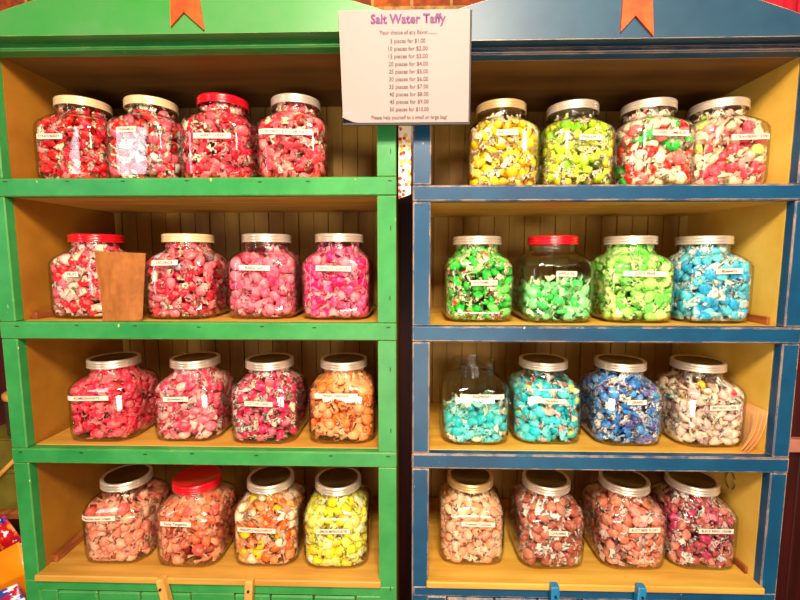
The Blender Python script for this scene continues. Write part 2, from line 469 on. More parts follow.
def jar_glass_mesh():
    bm = bmesh.new()
    rows = []
    for z, h, r in PROF:
        rows.append([bm.verts.new(p) for p in ring(h, min(r, h), z)])
    # raised outline of the front and back panel is carried by the rounded corners; base disc closes the bottom
    for a, b in zip(rows, rows[1:]):
        for i in range(NSEG):
            j = (i+1) % NSEG; bm.faces.new((a[i], a[j], b[j], b[i]))
    bm.faces.new(list(reversed(rows[0])))
    # inner skin
    inner = []
    for z, h, r in PROF:
        inner.append([bm.verts.new(p) for p in ring(h-.0022, max(min(r, h)-.0022, .001), max(z, .004))] if z > .004 or z == 0.0 else None)
    inner = [r_ for r_ in inner if r_]
    for a, b in zip(inner, inner[1:]):
        for i in range(NSEG):
            j = (i+1) % NSEG; bm.faces.new((a[j], a[i], b[i], b[j]))
    bm.faces.new(inner[0])
    for i in range(NSEG):
        j = (i+1) % NSEG; bm.faces.new((rows[-1][i], rows[-1][j], inner[-1][j], inner[-1][i]))
    # embossed vertical beads near the edges of the four panels
    for ang in range(4):
        for sx in (-1, 1):
            b2 = bmesh.new()
            bmesh.ops.create_uvsphere(b2, u_segments=8, v_segments=6, radius=1)
            for v in b2.verts:
                v.co = Vector((sx*.0445+v.co.x*.0011, -.0700+v.co.y*.0009, .064+v.co.z*.036))
            bmesh.ops.rotate(b2, cent=(0, 0, 0), matrix=Matrix.Rotation(ang*PI/2, 3, 'Z'), verts=b2.verts)
            tmp = bpy.data.meshes.new('t'); b2.to_mesh(tmp); b2.free(); bm.from_mesh(tmp); bpy.data.meshes.remove(tmp)
    me = bpy.data.meshes.new('jar_glass')
    bm.to_mesh(me); bm.free()
    for p in me.polygons: p.use_smooth = True
    me.materials.append(M['glass'])
    return me

def lid_mesh(mat, key):
    prof = [(0, .1685), (.040, .1685), (.0435, .1705), (.0475, .1725), (.0498, .1718), (.0508, .1695), (.0508, .1655), (.0500, .1648), (.0508, .164), (.0508, .1605), (.0500, .1598), (.0508, .159), (.0514, .1565), (.0508, .1552), (.0496, .1555), (.0496, .1665), (.0, .1672)]
    bm = bmesh.new(); n = 64; rows = []
    for r, z in prof:
        if r == 0: rows.append([bm.verts.new((0, 0, z))])
        else: rows.append([bm.verts.new((r*math.cos(2*PI*i/n), r*math.sin(2*PI*i/n), z)) for i in range(n)])
    for a, b in zip(rows, rows[1:]):
        for i in range(n):
            j = (i+1) % n
            if len(a) == 1: bm.faces.new((a[0], b[i], b[j]))
            elif len(b) == 1: bm.faces.new((a[j], a[i], b[0]))
            else: bm.faces.new((a[i], a[j], b[j], b[i]))
    bmesh.ops.recalc_face_normals(bm, faces=bm.faces)
    me = bpy.data.meshes.new('jar_lid_'+key); bm.to_mesh(me); bm.free()
    for p in me.polygons: p.use_smooth = True
    me.materials.append(mat)
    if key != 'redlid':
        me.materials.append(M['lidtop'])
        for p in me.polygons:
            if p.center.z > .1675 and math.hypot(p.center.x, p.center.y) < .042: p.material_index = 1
    return me

GLASS = jar_glass_mesh()
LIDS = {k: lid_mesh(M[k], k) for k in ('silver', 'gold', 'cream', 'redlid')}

def surf_y(x, z, off=.0006):
    """front surface of a jar at local x, z"""
    h = float(np.interp(z, PZ, PH)); r = min(float(np.interp(z, PZ, PR)), h); b = h-r
    ax = abs(x)
    if ax <= b: return -(h+off)
    d = min(ax-b, r*.999)
    return -(b+math.sqrt(r*r-d*d)+off)

def text_mesh(s, size, mat, bold=.0):
    cu = bpy.data.curves.new('txt', 'FONT'); cu.body = s; cu.size = size; cu.align_x = 'CENTER'; cu.align_y = 'CENTER'
    cu.resolution_u = 2; cu.offset = bold
    o = bpy.data.objects.new('txt', cu); C.objects.link(o)
    dg = bpy.context.evaluated_depsgraph_get()
    me = bpy.data.meshes.new_from_object(o.evaluated_get(dg))
    bpy.data.objects.remove(o); bpy.data.curves.remove(cu)
    me.materials.clear(); me.materials.append(mat)
    return me

def extent(me):
    xs = [v.co.x for v in me.vertices]; return min(xs), max(xs)

# ---- candy geometry -------------------------------------------------------
SG = 12
def candy_variant(seed):
    """a lump of taffy in twisted wax paper: pleated body and two crumpled fans"""
    r = np.random.default_rng(seed)
    V, F, K = [], [], []        # K: 0 body, 1 wrapper
    R, L = .0108, .0112
    sq = r.uniform(.52, .84)
    prof = [(-L, .0026), (-L*.78, R*.66), (-L*.36, R*.98), (L*.32, R*1.0), (L*.76, R*.68), (L, .0026)]
    ph0 = r.uniform(0, 6); kf = int(r.integers(3, 6)); bend = r.normal()*.0016
    for q_, (x, rad) in enumerate(prof):
        for i in range(SG):
            t = 2*PI*i/SG
            pl = (.16 if q_ in (1, 4) else .07)*math.cos(kf*t+ph0+.5*q_)
            q = rad*(1+pl+.085*r.normal())
            V.append((x+.0005*r.normal(), q*math.cos(t)+bend*(1-(x/L)**2), q*sq*math.sin(t)))
    for a in range(len(prof)-1):
        for i in range(SG):
            j = (i+1) % SG; F.append((a*SG+i, a*SG+j, (a+1)*SG+j, (a+1)*SG+i)); K.append(0)
    for side in (-1, 1):
        ph = r.uniform(0, PI)
        fl = r.uniform(.0100, .0140); ln = r.uniform(.0105, .0150)
        dr = r.uniform(-.5, .5)
        tw = [(L*.96, .0024, .0022), (L+.0014, .0020, .0017), (L+ln*.5, fl*.70, .0018), (L+ln, fl, .0024)]
        st = len(V); ns = 12
        for k, (x, ra, rb) in enumerate(tw):
            for i in range(ns):
                t = 2*PI*i/ns
                wob = (1 if i % 2 else -1)*(.0014 if k == 2 else .0028 if k == 3 else 0)*r.uniform(.5, 1.3)
                y = ra*math.cos(t); z = rb*math.sin(t)+wob
                y, z = y*math.cos(ph)-z*math.sin(ph), y*math.sin(ph)+z*math.cos(ph)
                V.append((side*(x+(r.uniform(-.0022, .0012) if k == 3 else 0)), y+dr*max(0, x-L), z))
        for a in range(3):
            for i in range(ns):
                j = (i+1) % ns; F.append((st+a*ns+i, st+a*ns+j, st+(a+1)*ns+j, st+(a+1)*ns+i)); K.append(1)
    return np.array(V), np.array(F), np.array(K)
VARS = [candy_variant(100+k) for k in range(8)]
NV = len(VARS[0][0]); NBODY = 6*SG

def rand_rot():
    q = rng.normal(size=4); q /= np.linalg.norm(q); w, x, y, z = q
    return np.array([[1-2*(y*y+z*z), 2*(x*y-z*w), 2*(x*z+y*w)], [2*(x*y+z*w), 1-2*(x*x+z*z), 2*(y*z-x*w)], [2*(x*z-y*w), 2*(y*z+x*w), 1-2*(x*x+y*y)]])

def clamp_in(P, d, top=None):
    """push points inside the jar's inner skin, d away from the glass"""
    P = P.copy()
    P[:, 2] = np.maximum(P[:, 2], .0045+d)
    P[:, 2] = np.minimum(P[:, 2], .166-d*.3)
    h = np.interp(P[:, 2], PZ, np.minimum.accumulate(np.where(PZ > .02, PH, .070)) if False else PH)-.0026-d
    r = np.maximum(np.minimum(np.interp(P[:, 2], PZ, PR), h+d)-d*.6, .004)
    r = np.minimum(r, h); b = h-r
    sx = np.sign(P[:, 0]); sy = np.sign(P[:, 1])
    ax = np.abs(P[:, 0]); ay = np.abs(P[:, 1])
    dx = np.maximum(ax-b, 0); dy = np.maximum(ay-b, 0)
    l = np.hypot(dx, dy); k = np.where(l > r, r/np.maximum(l, 1e-9), 1.)
    P[:, 0] = sx*(np.minimum(ax, b)+dx*k); P[:, 1] = sy*(np.minimum(ay, b)+dy*k)
    return P

def pack(fill, slope=0., heap=0.):
    """fill = height of the candy surface; slope tilts it, heap mounds it"""
    D = .0190
    hs = np.interp(np.linspace(.01, fill, 30), PZ, PH)
    vol = float(np.sum((2*hs-.006)**2*.93)*(fill-.006)/30)
    n = int(vol/(D**3*.98))
    def topz(P): return fill+slope*P[:, 0]+heap*(1-(P[:, 0]**2+P[:, 1]**2)/.004)
    P = rng.uniform((-.06, -.06, .01), (.06, .06, fill), size=(n, 3))
    for it in range(46):
        d = P[:, None]-P[None]
        L = np.sqrt((d**2).sum(-1))+1e-9
        ov = np.maximum(D-L, 0); np.fill_diagonal(ov, 0)
        P += (d/L[..., None]*ov[..., None]).sum(1)*.32
        t = topz(P); P[:, 2] = np.minimum(P[:, 2], t)
        P = clamp_in(P, .0088)
    keep = []
    hh = np.interp(P[:, 2], PZ, PH)
    wall = hh-np.maximum(np.abs(P[:, 0]), np.abs(P[:, 1]))
    rad = np.maximum(hh-np.hypot(P[:, 0], P[:, 1])*.9, 0)
    tz = topz(P)-P[:, 2]
    m = (wall < .036) | (tz < .03) | (P[:, 2] < .018)
    return P[m]

def shade(c, s):
    m = (c[0]+c[1]+c[2])/3
    return tuple(min(.96, max(.004, (m+(x-m)*1.16)*s)) for x in c[:3])

def build_fill(pal, fill, slope, heap):
    """returns lists of per-candy (verts, cols, variant) in jar space"""
    bodies, wraps, prt, dot = pal
    P = pack(fill, slope, heap)
    wts = np.array([b[1] for b in bodies]); wts = wts/wts.sum()
    out = []
    for p in P:
        v = int(rng.integers(0, 8)); V, F, K = VARS[v]
        bs = V.copy()*rng.uniform(1.0, 1.18)
        if prt > .5: bs[:NBODY, 1:] *= .84; bs[NBODY:, 1:] *= 1.12
        X = bs@rand_rot().T+p
        X = clamp_in(X, .0004)
        bc = bodies[int(rng.choice(len(bodies), p=wts))][0]
        wc = wraps[int(rng.integers(0, len(wraps)))]
        s = rng.uniform(.92, 1.18); s2 = rng.uniform(1.0, 1.15)
        col = np.zeros((NV, 4)); col[:NBODY, :3] = shade(bc, s); col[:NBODY, 3] = 0
        if dot is not None and rng.random() < dot[1]:
            k = int(rng.integers(0, SG))
            for rr in (2, 3):
                for q in (0, 1, 2): col[rr*SG+(k+q) % SG, :3] = dot[0]
        col[NBODY:, :3] = shade(wc, s2); col[NBODY:, 3] = prt
        out.append((X, col, v, p))
    return out

L3 = lambda r, g, b: lin(r, g, b)[:3]
CR = L3(250, 228, 200); WH = L3(250, 240, 232); PK = L3(255, 190, 190)
# palettes: bodies [(colour, weight)], wrapper colours, print strength, dot
PAL = {
 'strawberry_red': ([(L3(222, 14, 42), 6), (L3(238, 60, 80), 3), (L3(250, 150, 150), 1)], [CR, CR, L3(250, 170, 165), L3(228, 40, 60)], .95, None),
 'cinnamon': ([(L3(214, 16, 48), 5), (L3(240, 110, 130), 3), (WH, 1)], [CR, WH, L3(250, 190, 190)], .9, None),
 'cherry': ([(L3(238, 62, 84), 5), (L3(248, 118, 128), 4)], [CR, L3(250, 165, 165), L3(245, 90, 105)], .8, None),
 'lemonade': ([(L3(242, 88, 102), 5), (L3(250, 132, 136), 4), (L3(228, 32, 52), 1)], [CR, L3(250, 180, 175), L3(245, 110, 120)], .8, None),
 'banana': ([(L3(244, 196, 12), 6), (L3(250, 210, 50), 3)], [CR, CR, L3(246, 222, 120)], .75, None),
 'lime': ([(L3(214, 222, 28), 5), (L3(176, 216, 60), 4), (L3(130, 205, 40), 2)], [CR, CR, L3(226, 232, 150)], .95, None),
 'cherry_limeade': ([(L3(226, 28, 48), 4), (L3(250, 232, 205), 5), (L3(70, 205, 90), 2), (L3(246, 130, 130), 3)], [CR, L3(252, 215, 200)], .1, None),
 'strawberry_kiwi': ([(L3(242, 100, 116), 4), (L3(252, 222, 196), 6), (L3(200, 225, 130), 1), (L3(248, 165, 160), 3)], [CR, L3(252, 210, 195)], .1, None),
 'candy_apple': ([(L3(226, 22, 70), 4), (L3(246, 110, 130), 4), (L3(252, 215, 205), 3)], [L3(252, 200, 195), CR], .1, None),
 'bubble_mix': ([(L3(238, 50, 84), 4), (L3(250, 128, 140), 5), (L3(180, 190, 210), .5)], [CR, L3(250, 190, 180), L3(245, 120, 130)], .75, None),
 'bubble_gum': ([(L3(250, 108, 138), 5), (L3(252, 140, 158), 4), (L3(240, 70, 120), 1)], [L3(253, 172, 178), L3(252, 150, 165)], .05, None),
 'passion': ([(L3(250, 92, 140), 5), (L3(240, 56, 124), 3), (L3(252, 150, 165), 2)], [L3(253, 175, 180), L3(252, 140, 165)], .1, None),
 'watermelon': ([(L3(40, 205, 70), 6), (L3(120, 225, 110), 3)], [CR, CR, L3(200, 235, 160)], .9, (L3(238, 70, 50), .45)),
 'apple': ([(L3(90, 225, 120), 5), (L3(150, 240, 165), 4)], [L3(185, 245, 185), L3(225, 248, 205)], .05, None),
 'pear': ([(L3(120, 225, 100), 4), (L3(172, 240, 130), 4), (L3(225, 245, 160), 2)], [L3(215, 245, 175), L3(190, 240, 150)], .05, None),
 'blueberry': ([(L3(30, 178, 222), 5), (L3(110, 212, 232), 4), (L3(220, 240, 235), 2)], [L3(190, 232, 236), L3(235, 243, 235)], .1, None),
 'pomegranate': ([(L3(246, 72, 96), 6), (L3(250, 112, 124), 4)], [L3(252, 150, 148), L3(250, 110, 118)], .05, None),
 'strawberry_pink': ([(L3(246, 92, 118), 5), (L3(252, 185, 180), 3), (L3(250, 130, 145), 3)], [L3(253, 205, 198), L3(252, 165, 170)], .1, None),
 'cotton_candy': ([(L3(242, 72, 112), 6), (L3(248, 118, 140), 3)], [CR, WH, L3(250, 160, 170)], .95, None),
 'fresh_orange': ([(L3(250, 142, 84), 5), (L3(252, 172, 126), 4), (L3(248, 122, 42), 1)], [L3(253, 200, 160), L3(252, 175, 125)], .05, None),
 'raspberry_teal': ([(L3(60, 200, 205), 5), (L3(120, 225, 225), 3), (L3(235, 245, 215), 2)], [L3(170, 235, 228), L3(235, 242, 220)], .05, None),
 'paradise': ([(L3(70, 205, 215), 6), (L3(110, 220, 220), 3), (L3(250, 205, 195), 1)], [L3(150, 230, 228), L3(252, 205, 200), CR], .3, (L3(240, 228, 90), .35)),
 'grape': ([(L3(60, 130, 205), 5), (L3(100, 165, 220), 3), (L3(96, 100, 170), 1.5)], [WH, L3(225, 222, 235), L3(160, 190, 225)], .95, None),
 'birthday': ([(L3(250, 222, 206), 8), (L3(248, 196, 190), 3), (L3(235, 60, 90), .4), (L3(240, 205, 60), .4), (L3(60, 190, 215), .4)], [WH, CR, L3(240, 215, 215)], .55, (L3(240, 60, 90), .1)),
 'peaches': ([(L3(250, 150, 128), 5), (L3(252, 184, 160), 4), (L3(244, 116, 108), 1)], [L3(253, 196, 168), L3(252, 170, 150)], .25, None),
 'tangerine': ([(L3(250, 132, 96), 5), (L3(252, 162, 134), 4), (L3(244, 110, 100), 1)], [L3(253, 180, 150), L3(250, 150, 130)], .25, None),
 'pineapple': ([(L3(250, 118, 48), 4), (L3(250, 160, 110), 3), (L3(250, 205, 50), 1.5), (L3(253, 222, 195), 3)], [L3(253, 215, 185), L3(252, 170, 140)], .1, None),
 'lemon': ([(L3(250, 225, 62), 5), (L3(252, 238, 130), 4), (L3(253, 244, 190), 2)], [L3(253, 243, 180), L3(252, 232, 120)], .05, None),
 'coconut': ([(L3(242, 172, 138), 5), (L3(248, 205, 175), 5)], [L3(252, 218, 195), L3(250, 200, 180)], .1, None),
 'caramel': ([(L3(168, 92, 78), 5), (L3(196, 128, 108), 3)], [WH, L3(252, 232, 222), L3(250, 205, 200)], .12, None),
 'root_beer': ([(L3(206, 128, 104), 5), (L3(226, 154, 140), 3)], [L3(252, 205, 198), L3(250, 180, 180), L3(253, 220, 210)], .3, None),
 'blackberry': ([(L3(170, 78, 84), 4), (L3(182, 62, 104), 2.5), (L3(214, 138, 124), 2)], [WH, L3(240, 200, 200), L3(225, 150, 160)], .9, None),
}
# name, x, y, row (0..3, L/R), lid, palette, fill height, slope, heap, label text, label px-space centre dx, dz, width, jar label
JARS = [
 ('L0', -.697, 'cream', 'strawberry_red', .136, 0, 0, 'STRAWBERRY', -0.021, 0.087, .052, 'glass jar of deep red taffy with cream wrappers, leftmost on the green top shelf'),
 ('L0', -.552, 'cream', 'cinnamon', .140, 0, 0, 'CINNAMON', -0.010, 0.100, .040, 'glass jar of red and white taffy with white glare, second on the green top shelf'),
 ('L0', -.395, 'redlid', 'cherry', .150, 0, 0, 'CHERRY CHERRY', 0.006, 0.085, .074, 'red-lidded glass jar of pinkish red taffy on the green top shelf'),
 ('L0', -.243, 'silver', 'lemonade', .146, 0, 0, "STRAWBERRY BLACK LEMONADE", -0.006, 0.093, .106, 'glass jar of coral pink taffy with a long label, nearest the price sign'),
 ('L1', -.680, 'redlid', 'candy_apple', .146, 0, 0, 'FRUIT', -0.003, 0.091, .026, 'red-lidded glass jar of pink taffy standing behind the brown paper bag'),
 ('L1', -.477, 'cream', 'bubble_mix', .150, 0, 0, 'LICORICE', -0.016, 0.114, .052, 'glass jar of dark pink taffy with printed wrappers beside the brown paper bag'),
 ('L1', -.310, 'silver', 'bubble_gum', .128, 0, .004, 'Bubble Gum', -0.004, 0.104, .062, 'glass jar of smooth bubblegum pink taffy labelled Bubble Gum'),
 ('L1', -.153, 'silver', 'passion', .136, 0, .002, 'PASSION GUAVA', 0.001, 0.103, .070, 'glass jar of hot pink taffy beside the right post on the green second shelf'),
 ('L2', -.655, 'silver', 'pomegranate', .150, 0, 0, 'POMEGRANATE', -0.012, 0.099, .090, 'glass jar of coral pink taffy labelled POMEGRANATE, leftmost on the green third shelf'),
 ('L2', -.476, 'silver', 'strawberry_pink', .150, 0, 0, 'Strawberry', -0.010, 0.097, .052, 'glass jar of pink and pale pink taffy labelled Strawberry on the green third shelf'),
 ('L2', -.308, 'silver', 'cotton_candy', .144, 0, 0, 'COTTON CANDY', -0.001, 0.091, .058, 'glass jar of pink taffy with white printed wrappers labelled COTTON CANDY'),
 ('L2', -.146, 'silver', 'fresh_orange', .146, 0, 0, 'FRESH ORANGE', -0.008, 0.108, .088, 'glass jar of light orange taffy labelled FRESH ORANGE on the green third shelf'),
 ('L3', -.643, 'silver', 'peaches', .116, .20, 0, 'Peaches and Cream', -0.022, 0.108, .078, 'glass jar of peach taffy sloping up to one side, leftmost on the green bottom shelf'),
 ('L3', -.478, 'redlid', 'tangerine', .146, 0, 0, 'Fuzzy Tangerine', -0.012, 0.103, .066, 'red-lidded glass jar of tangerine orange taffy on the green bottom shelf'),
 ('L3', -.314, 'silver', 'pineapple', .142, 0, 0, 'PINEAPPLE PASSIONFRUIT', -0.010, 0.088, .082, 'glass jar of mixed orange, white and yellow taffy on the green bottom shelf'),
 ('L3', -.161, 'silver', 'lemon', .138, 0, 0, 'LEMON MERINGUE PIE', -0.002, 0.090, .070, 'glass jar of lemon yellow taffy beside the right post on the green bottom shelf'),
 ('R0', .185, 'gold', 'banana', .122, 0, .004, 'BANANA', -0.001, 0.103, .040, 'gold-lidded glass jar of golden yellow taffy labelled BANANA'),
 ('R0', .334, 'silver', 'lime', .124, 0, .002, 'PINEAPPLE', 0.010, 0.095, .044, 'glass jar of lime and yellow taffy with printed wrappers on the blue top shelf'),
 ('R0', .486, 'silver', 'cherry_limeade', .140, 0, 0, 'CHERRY LIMEADE', 0.006, 0.100, .068, 'glass jar of red, white and green taffy labelled CHERRY LIMEADE'),
 ('R0', .628, 'silver', 'strawberry_kiwi', .140, 0, 0, 'STRAWBERRY KIWI', 0.018, 0.092, .072, 'glass jar of pale pink and cream taffy labelled STRAWBERRY KIWI'),
 ('R1', .140, 'silver', 'watermelon', .144, 0, 0, 'WATERMELON', 0.005, 0.080, .052, 'glass jar of bright green taffy with red centres labelled WATERMELON'),
 ('R1', .297, 'redlid', 'apple', .066, .10, .004, 'APPLE PIE', 0.005, 0.098, .040, 'red-lidded glass jar half full of mint green taffy'),
 ('R1', .460, 'silver', 'pear', .146, 0, 0, 'JUICY PEAR', -0.002, 0.098, .086, 'glass jar full of pale green taffy labelled JUICY PEAR'),
 ('R1', .612, 'silver', 'blueberry', .146, 0, 0, 'Blueberry', 0.004, 0.103, .052, 'glass jar of sky blue and white taffy labelled Blueberry'),
 ('R2', .136, None, 'raspberry_teal', .056, .10, .006, 'RASPBERRY', 0.008, 0.108, .090, 'open glass jar without a lid, one third full of teal taffy'),
 ('R2', .289, 'silver', 'paradise', .118, 0, .004, 'Paradise', 0.000, 0.098, .056, 'glass jar of aqua taffy with yellow and pink bits on the blue third shelf'),
 ('R2', .453, 'silver', 'grape', .140, 0, 0, 'GRAPE', 0.003, 0.098, .038, 'glass jar of blue taffy in white printed wrappers labelled GRAPE'),
 ('R2', .617, 'silver', 'birthday', .118, 0, .004, 'BIRTHDAY CAKE', 0.009, 0.089, .056, 'glass jar of white confetti taffy labelled BIRTHDAY CAKE'),
 ('R3', .134, 'gold', 'coconut', .134, 0, 0, 'Toasted Coconut', 0.009, 0.099, .070, 'glass jar of pale tan pink taffy, leftmost on the blue bottom shelf'),
 ('R3', .301, 'silver', 'caramel', .140, 0, 0, 'CARAMEL', 0.004, 0.086, .040, 'glass jar of caramel brown taffy with white wrappers labelled CARAMEL'),
 ('R3', .473, 'silver', 'root_beer', .142, 0, 0, 'ROOT BEER FLOAT', 0.010, 0.095, .064, 'glass jar of light brown and pink taffy labelled ROOT BEER FLOAT'),
 ('R3', .623, 'silver', 'blackberry', .142, 0, 0, 'BLACK BERRY CREAM', 0.010, 0.093, .070, 'glass jar of maroon and magenta taffy beside the right wall of the blue bottom shelf'),
]
JY = {'L0': .112, 'L1': .100, 'L2': .096, 'L3': .090, 'R0': .112, 'R1': .102, 'R2': .105, 'R3': .100}
FLAV = {'strawberry_red': 'deep red', 'cinnamon': 'red and white', 'cherry': 'pinkish red', 'lemonade': 'coral pink', 'candy_apple': 'pink',
        'bubble_mix': 'dark pink', 'bubble_gum': 'bubblegum pink', 'passion': 'hot pink', 'pomegranate': 'coral', 'strawberry_pink': 'light pink',
        'cotton_candy': 'pink', 'fresh_orange': 'light orange', 'peaches': 'peach', 'tangerine': 'tangerine orange', 'pineapple': 'mixed orange',
        'lemon': 'lemon yellow', 'banana': 'golden yellow', 'lime': 'lime green', 'cherry_limeade': 'mixed red', 'strawberry_kiwi': 'pale pink',
        'watermelon': 'bright green', 'apple': 'mint green', 'pear': 'pale green', 'blueberry': 'sky blue', 'raspberry_teal': 'teal', 'paradise': 'aqua',
        'grape': 'blue', 'birthday': 'white confetti', 'coconut': 'pale tan', 'caramel': 'caramel brown', 'root_beer': 'light brown', 'blackberry': 'maroon'}
WHERE = {'strawberry_red': 'leftmost jar of the green top shelf', 'cinnamon': 'second jar of the green top shelf', 'cherry': 'red-lidded jar of the green top shelf',
         'lemonade': 'jar nearest the price sign', 'candy_apple': 'jar behind the brown paper bag', 'bubble_mix': 'jar beside the brown paper bag',
         'bubble_gum': 'jar labelled Bubble Gum', 'passion': 'last jar of the green second shelf', 'pomegranate': 'jar labelled POMEGRANATE',
         'strawberry_pink': 'jar labelled Strawberry', 'cotton_candy': 'jar labelled COTTON CANDY', 'fresh_orange': 'jar labelled FRESH ORANGE',
         'peaches': 'jar labelled Peaches and Cream', 'tangerine': 'red-lidded jar of the green bottom shelf', 'pineapple': 'third jar of the green bottom shelf',
         'lemon': 'last jar of the green bottom shelf', 'banana': 'jar labelled BANANA', 'lime': 'second jar of the blue top shelf',
         'cherry_limeade': 'third jar of the blue top shelf', 'strawberry_kiwi': 'jar labelled STRAWBERRY KIWI', 'watermelon': 'jar labelled WATERMELON',
         'apple': 'half full jar under a red lid', 'pear': 'jar labelled JUICY PEAR', 'blueberry': 'jar labelled Blueberry', 'raspberry_teal': 'open jar without a lid',
         'paradise': 'jar right of the open jar', 'grape': 'jar labelled GRAPE', 'birthday': 'jar labelled BIRTHDAY CAKE', 'coconut': 'first jar of the blue bottom shelf',
         'caramel': 'jar labelled CARAMEL', 'root_beer': 'jar labelled ROOT BEER FLOAT', 'blackberry': 'last jar of the blue bottom shelf'}

def colour_mesh(name, V, F, K, COL):
    me = bpy.data.meshes.new(name)
    me.vertices.add(len(V)); me.vertices.foreach_set('co', V.astype(np.float32).ravel())
    me.loops.add(F.size); me.loops.foreach_set('vertex_index', F.astype(np.int32).ravel())
    me.polygons.add(len(F)); me.polygons.foreach_set('loop_start', (np.arange(len(F))*4).astype(np.int32))
    me.polygons.foreach_set('material_index', (K > 0).astype(np.int32))
    me.materials.append(M_BODY); me.materials.append(M_WRAP)
    me.update(calc_edges=True)
    a = me.color_attributes.new('col', 'FLOAT_COLOR', 'POINT')
    a.data.foreach_set('color', COL.astype(np.float32).ravel())
    me.update()
    return me

restV, restF, restK, restC = [], [], [], []
nrest = 0
cam0 = np.array([0, -.80, 1.52])
jar_no = 0
for (row, jx, lid, pal, fill, slope, heap, text, lx, lz, lw, jlabel) in JARS:
    side, k = row[0], int(row[1])
    z0 = (ZL if side == 'L' else ZR)[k]
    jy = JY[row]+.004*math.sin(jar_no*2.3)
    rz = math.radians([1.5, -2, 0, 2, -1, 3][jar_no % 6])*.6
    nm = 'candy_jar'
    hsc = {'0': 1.018, '1': 1.012, '2': .978, '3': 1.0}[row[1]]
    J = thing(nm, jlabel, 'jar', (jx, jy, z0+.0004), 'taffy jars on the green shelves' if side == 'L' else 'taffy jars on the blue shelves', rz)
    J.scale = (1, 1, hsc)
    o = bpy.data.objects.new('glass_body', GLASS); C.objects.link(o); o.parent = J
    if lid:
        o = bpy.data.objects.new('lid', LIDS[lid]); C.objects.link(o); o.parent = J
        o.rotation_euler = (0, 0, jar_no*.7)
        o['label'] = {'silver': 'silver metal screw lid', 'gold': 'pale gold screw lid', 'cream': 'cream coloured screw lid', 'redlid': 'glossy red screw lid'}[lid]
    # paper label strip wrapped on the glass
    bm = bmesh.new(); hgt = .0100; n = 16; tilt = .03*math.sin(jar_no*1.7)
    if lx-lw/2 < -.068: lx = -.068+lw/2
    if lx+lw/2 > .068: lx = .068-lw/2
    rows_ = []
    for i in range(n+1):
        x = lx-lw/2+lw*i/n
        zc = lz+tilt*(x-lx)
        rows_.append([bm.verts.new((x, surf_y(x, zc+s*hgt/2, .0005+q), zc+s*hgt/2)) for q in (0, .0004) for s in (-1, 1)])
    for a, b in zip(rows_, rows_[1:]):
        bm.faces.new((a[2], b[2], b[3], a[3])); bm.faces.new((a[0], a[1], b[1], b[0]))
        bm.faces.new((a[1], a[3], b[3], b[1])); bm.faces.new((a[0], b[0], b[2], a[2]))
    bm.faces.new((rows_[0][0], rows_[0][2], rows_[0][3], rows_[0][1])); bm.faces.new((rows_[-1][0], rows_[-1][1], rows_[-1][3], rows_[-1][2]))
    lab = obj('paper_label', bm, M['tape'], J)
    tm = text_mesh(text, .0066, M['ink_label'], .00014)
    a, b = extent(tm); sc = min(1.15, lw*.84/(b-a))
    for v in tm.vertices:
        x = (v.co.x-(a+b)/2)*sc+lx; z = v.co.y*min(1.15, sc*1.7)+lz+tilt*(x-lx)
        v.co = Vector((x, surf_y(x, z, .0012), z))
    o = bpy.data.objects.new('lettering', tm); C.objects.link(o); o.parent = lab
    # sweets
    fillc = build_fill(PAL[pal], fill, slope, heap)
    cr, sr_ = math.cos(rz), math.sin(rz)
    R = np.array([[cr, -sr_, 0], [sr_, cr, 0], [0, 0, 1]]); T = np.array([jx, jy, z0+.0004])
    cand = []
    for i, (X, col, v, p) in enumerate(fillc):
        pw = R@p+T
        front = p[1] < -.040 and abs(p[0]) < .055 and .012 < p[2] < .125
        blocked = abs(p[2]-lz) < .010 and abs(p[0]-lx) < lw/2
        area = abs(np.dot(X[:, 0].max()-X[:, 0].min(), X[:, 2].max()-X[:, 2].min()))
        if front and not blocked: cand.append((p[1]-area*12, i))
    cand.sort()
    want = 10 if jar_no % 8 in (1, 4) else 9
    chosen = set(i for _, i in cand[:want])
    for i, (X, col, v, p) in enumerate(fillc):
        Vv, F, K = VARS[v]
        X = X*np.array([1, 1, hsc])
        XW = X@R.T+T
        if i in chosen:
            c0 = XW.mean(0)
            me = colour_mesh('taffy', XW-c0, F, K, col)
            o = bpy.data.objects.new('wrapped_taffy', me); C.objects.link(o); o.location = c0
            tag(o, '%s taffy at the glass of the %s' % (FLAV[pal], WHERE[pal]), 'candy', '%s taffy in the %s' % (FLAV[pal], WHERE[pal]))
        else:
            restV.append(XW); restF.append(F+nrest); restK.append(K); restC.append(col); nrest += NV
    jar_no += 1
me = colour_mesh('taffy_pieces', np.concatenate(restV), np.concatenate(restF), np.concatenate(restK), np.concatenate(restC))
o = link('wrapped_taffy_pieces', me)
tag(o, 'all the remaining small wrapped taffy pieces heaped inside the glass jars', 'candy', kind='stuff')
o['group'] = 'wrapped taffy heaped in the jars'

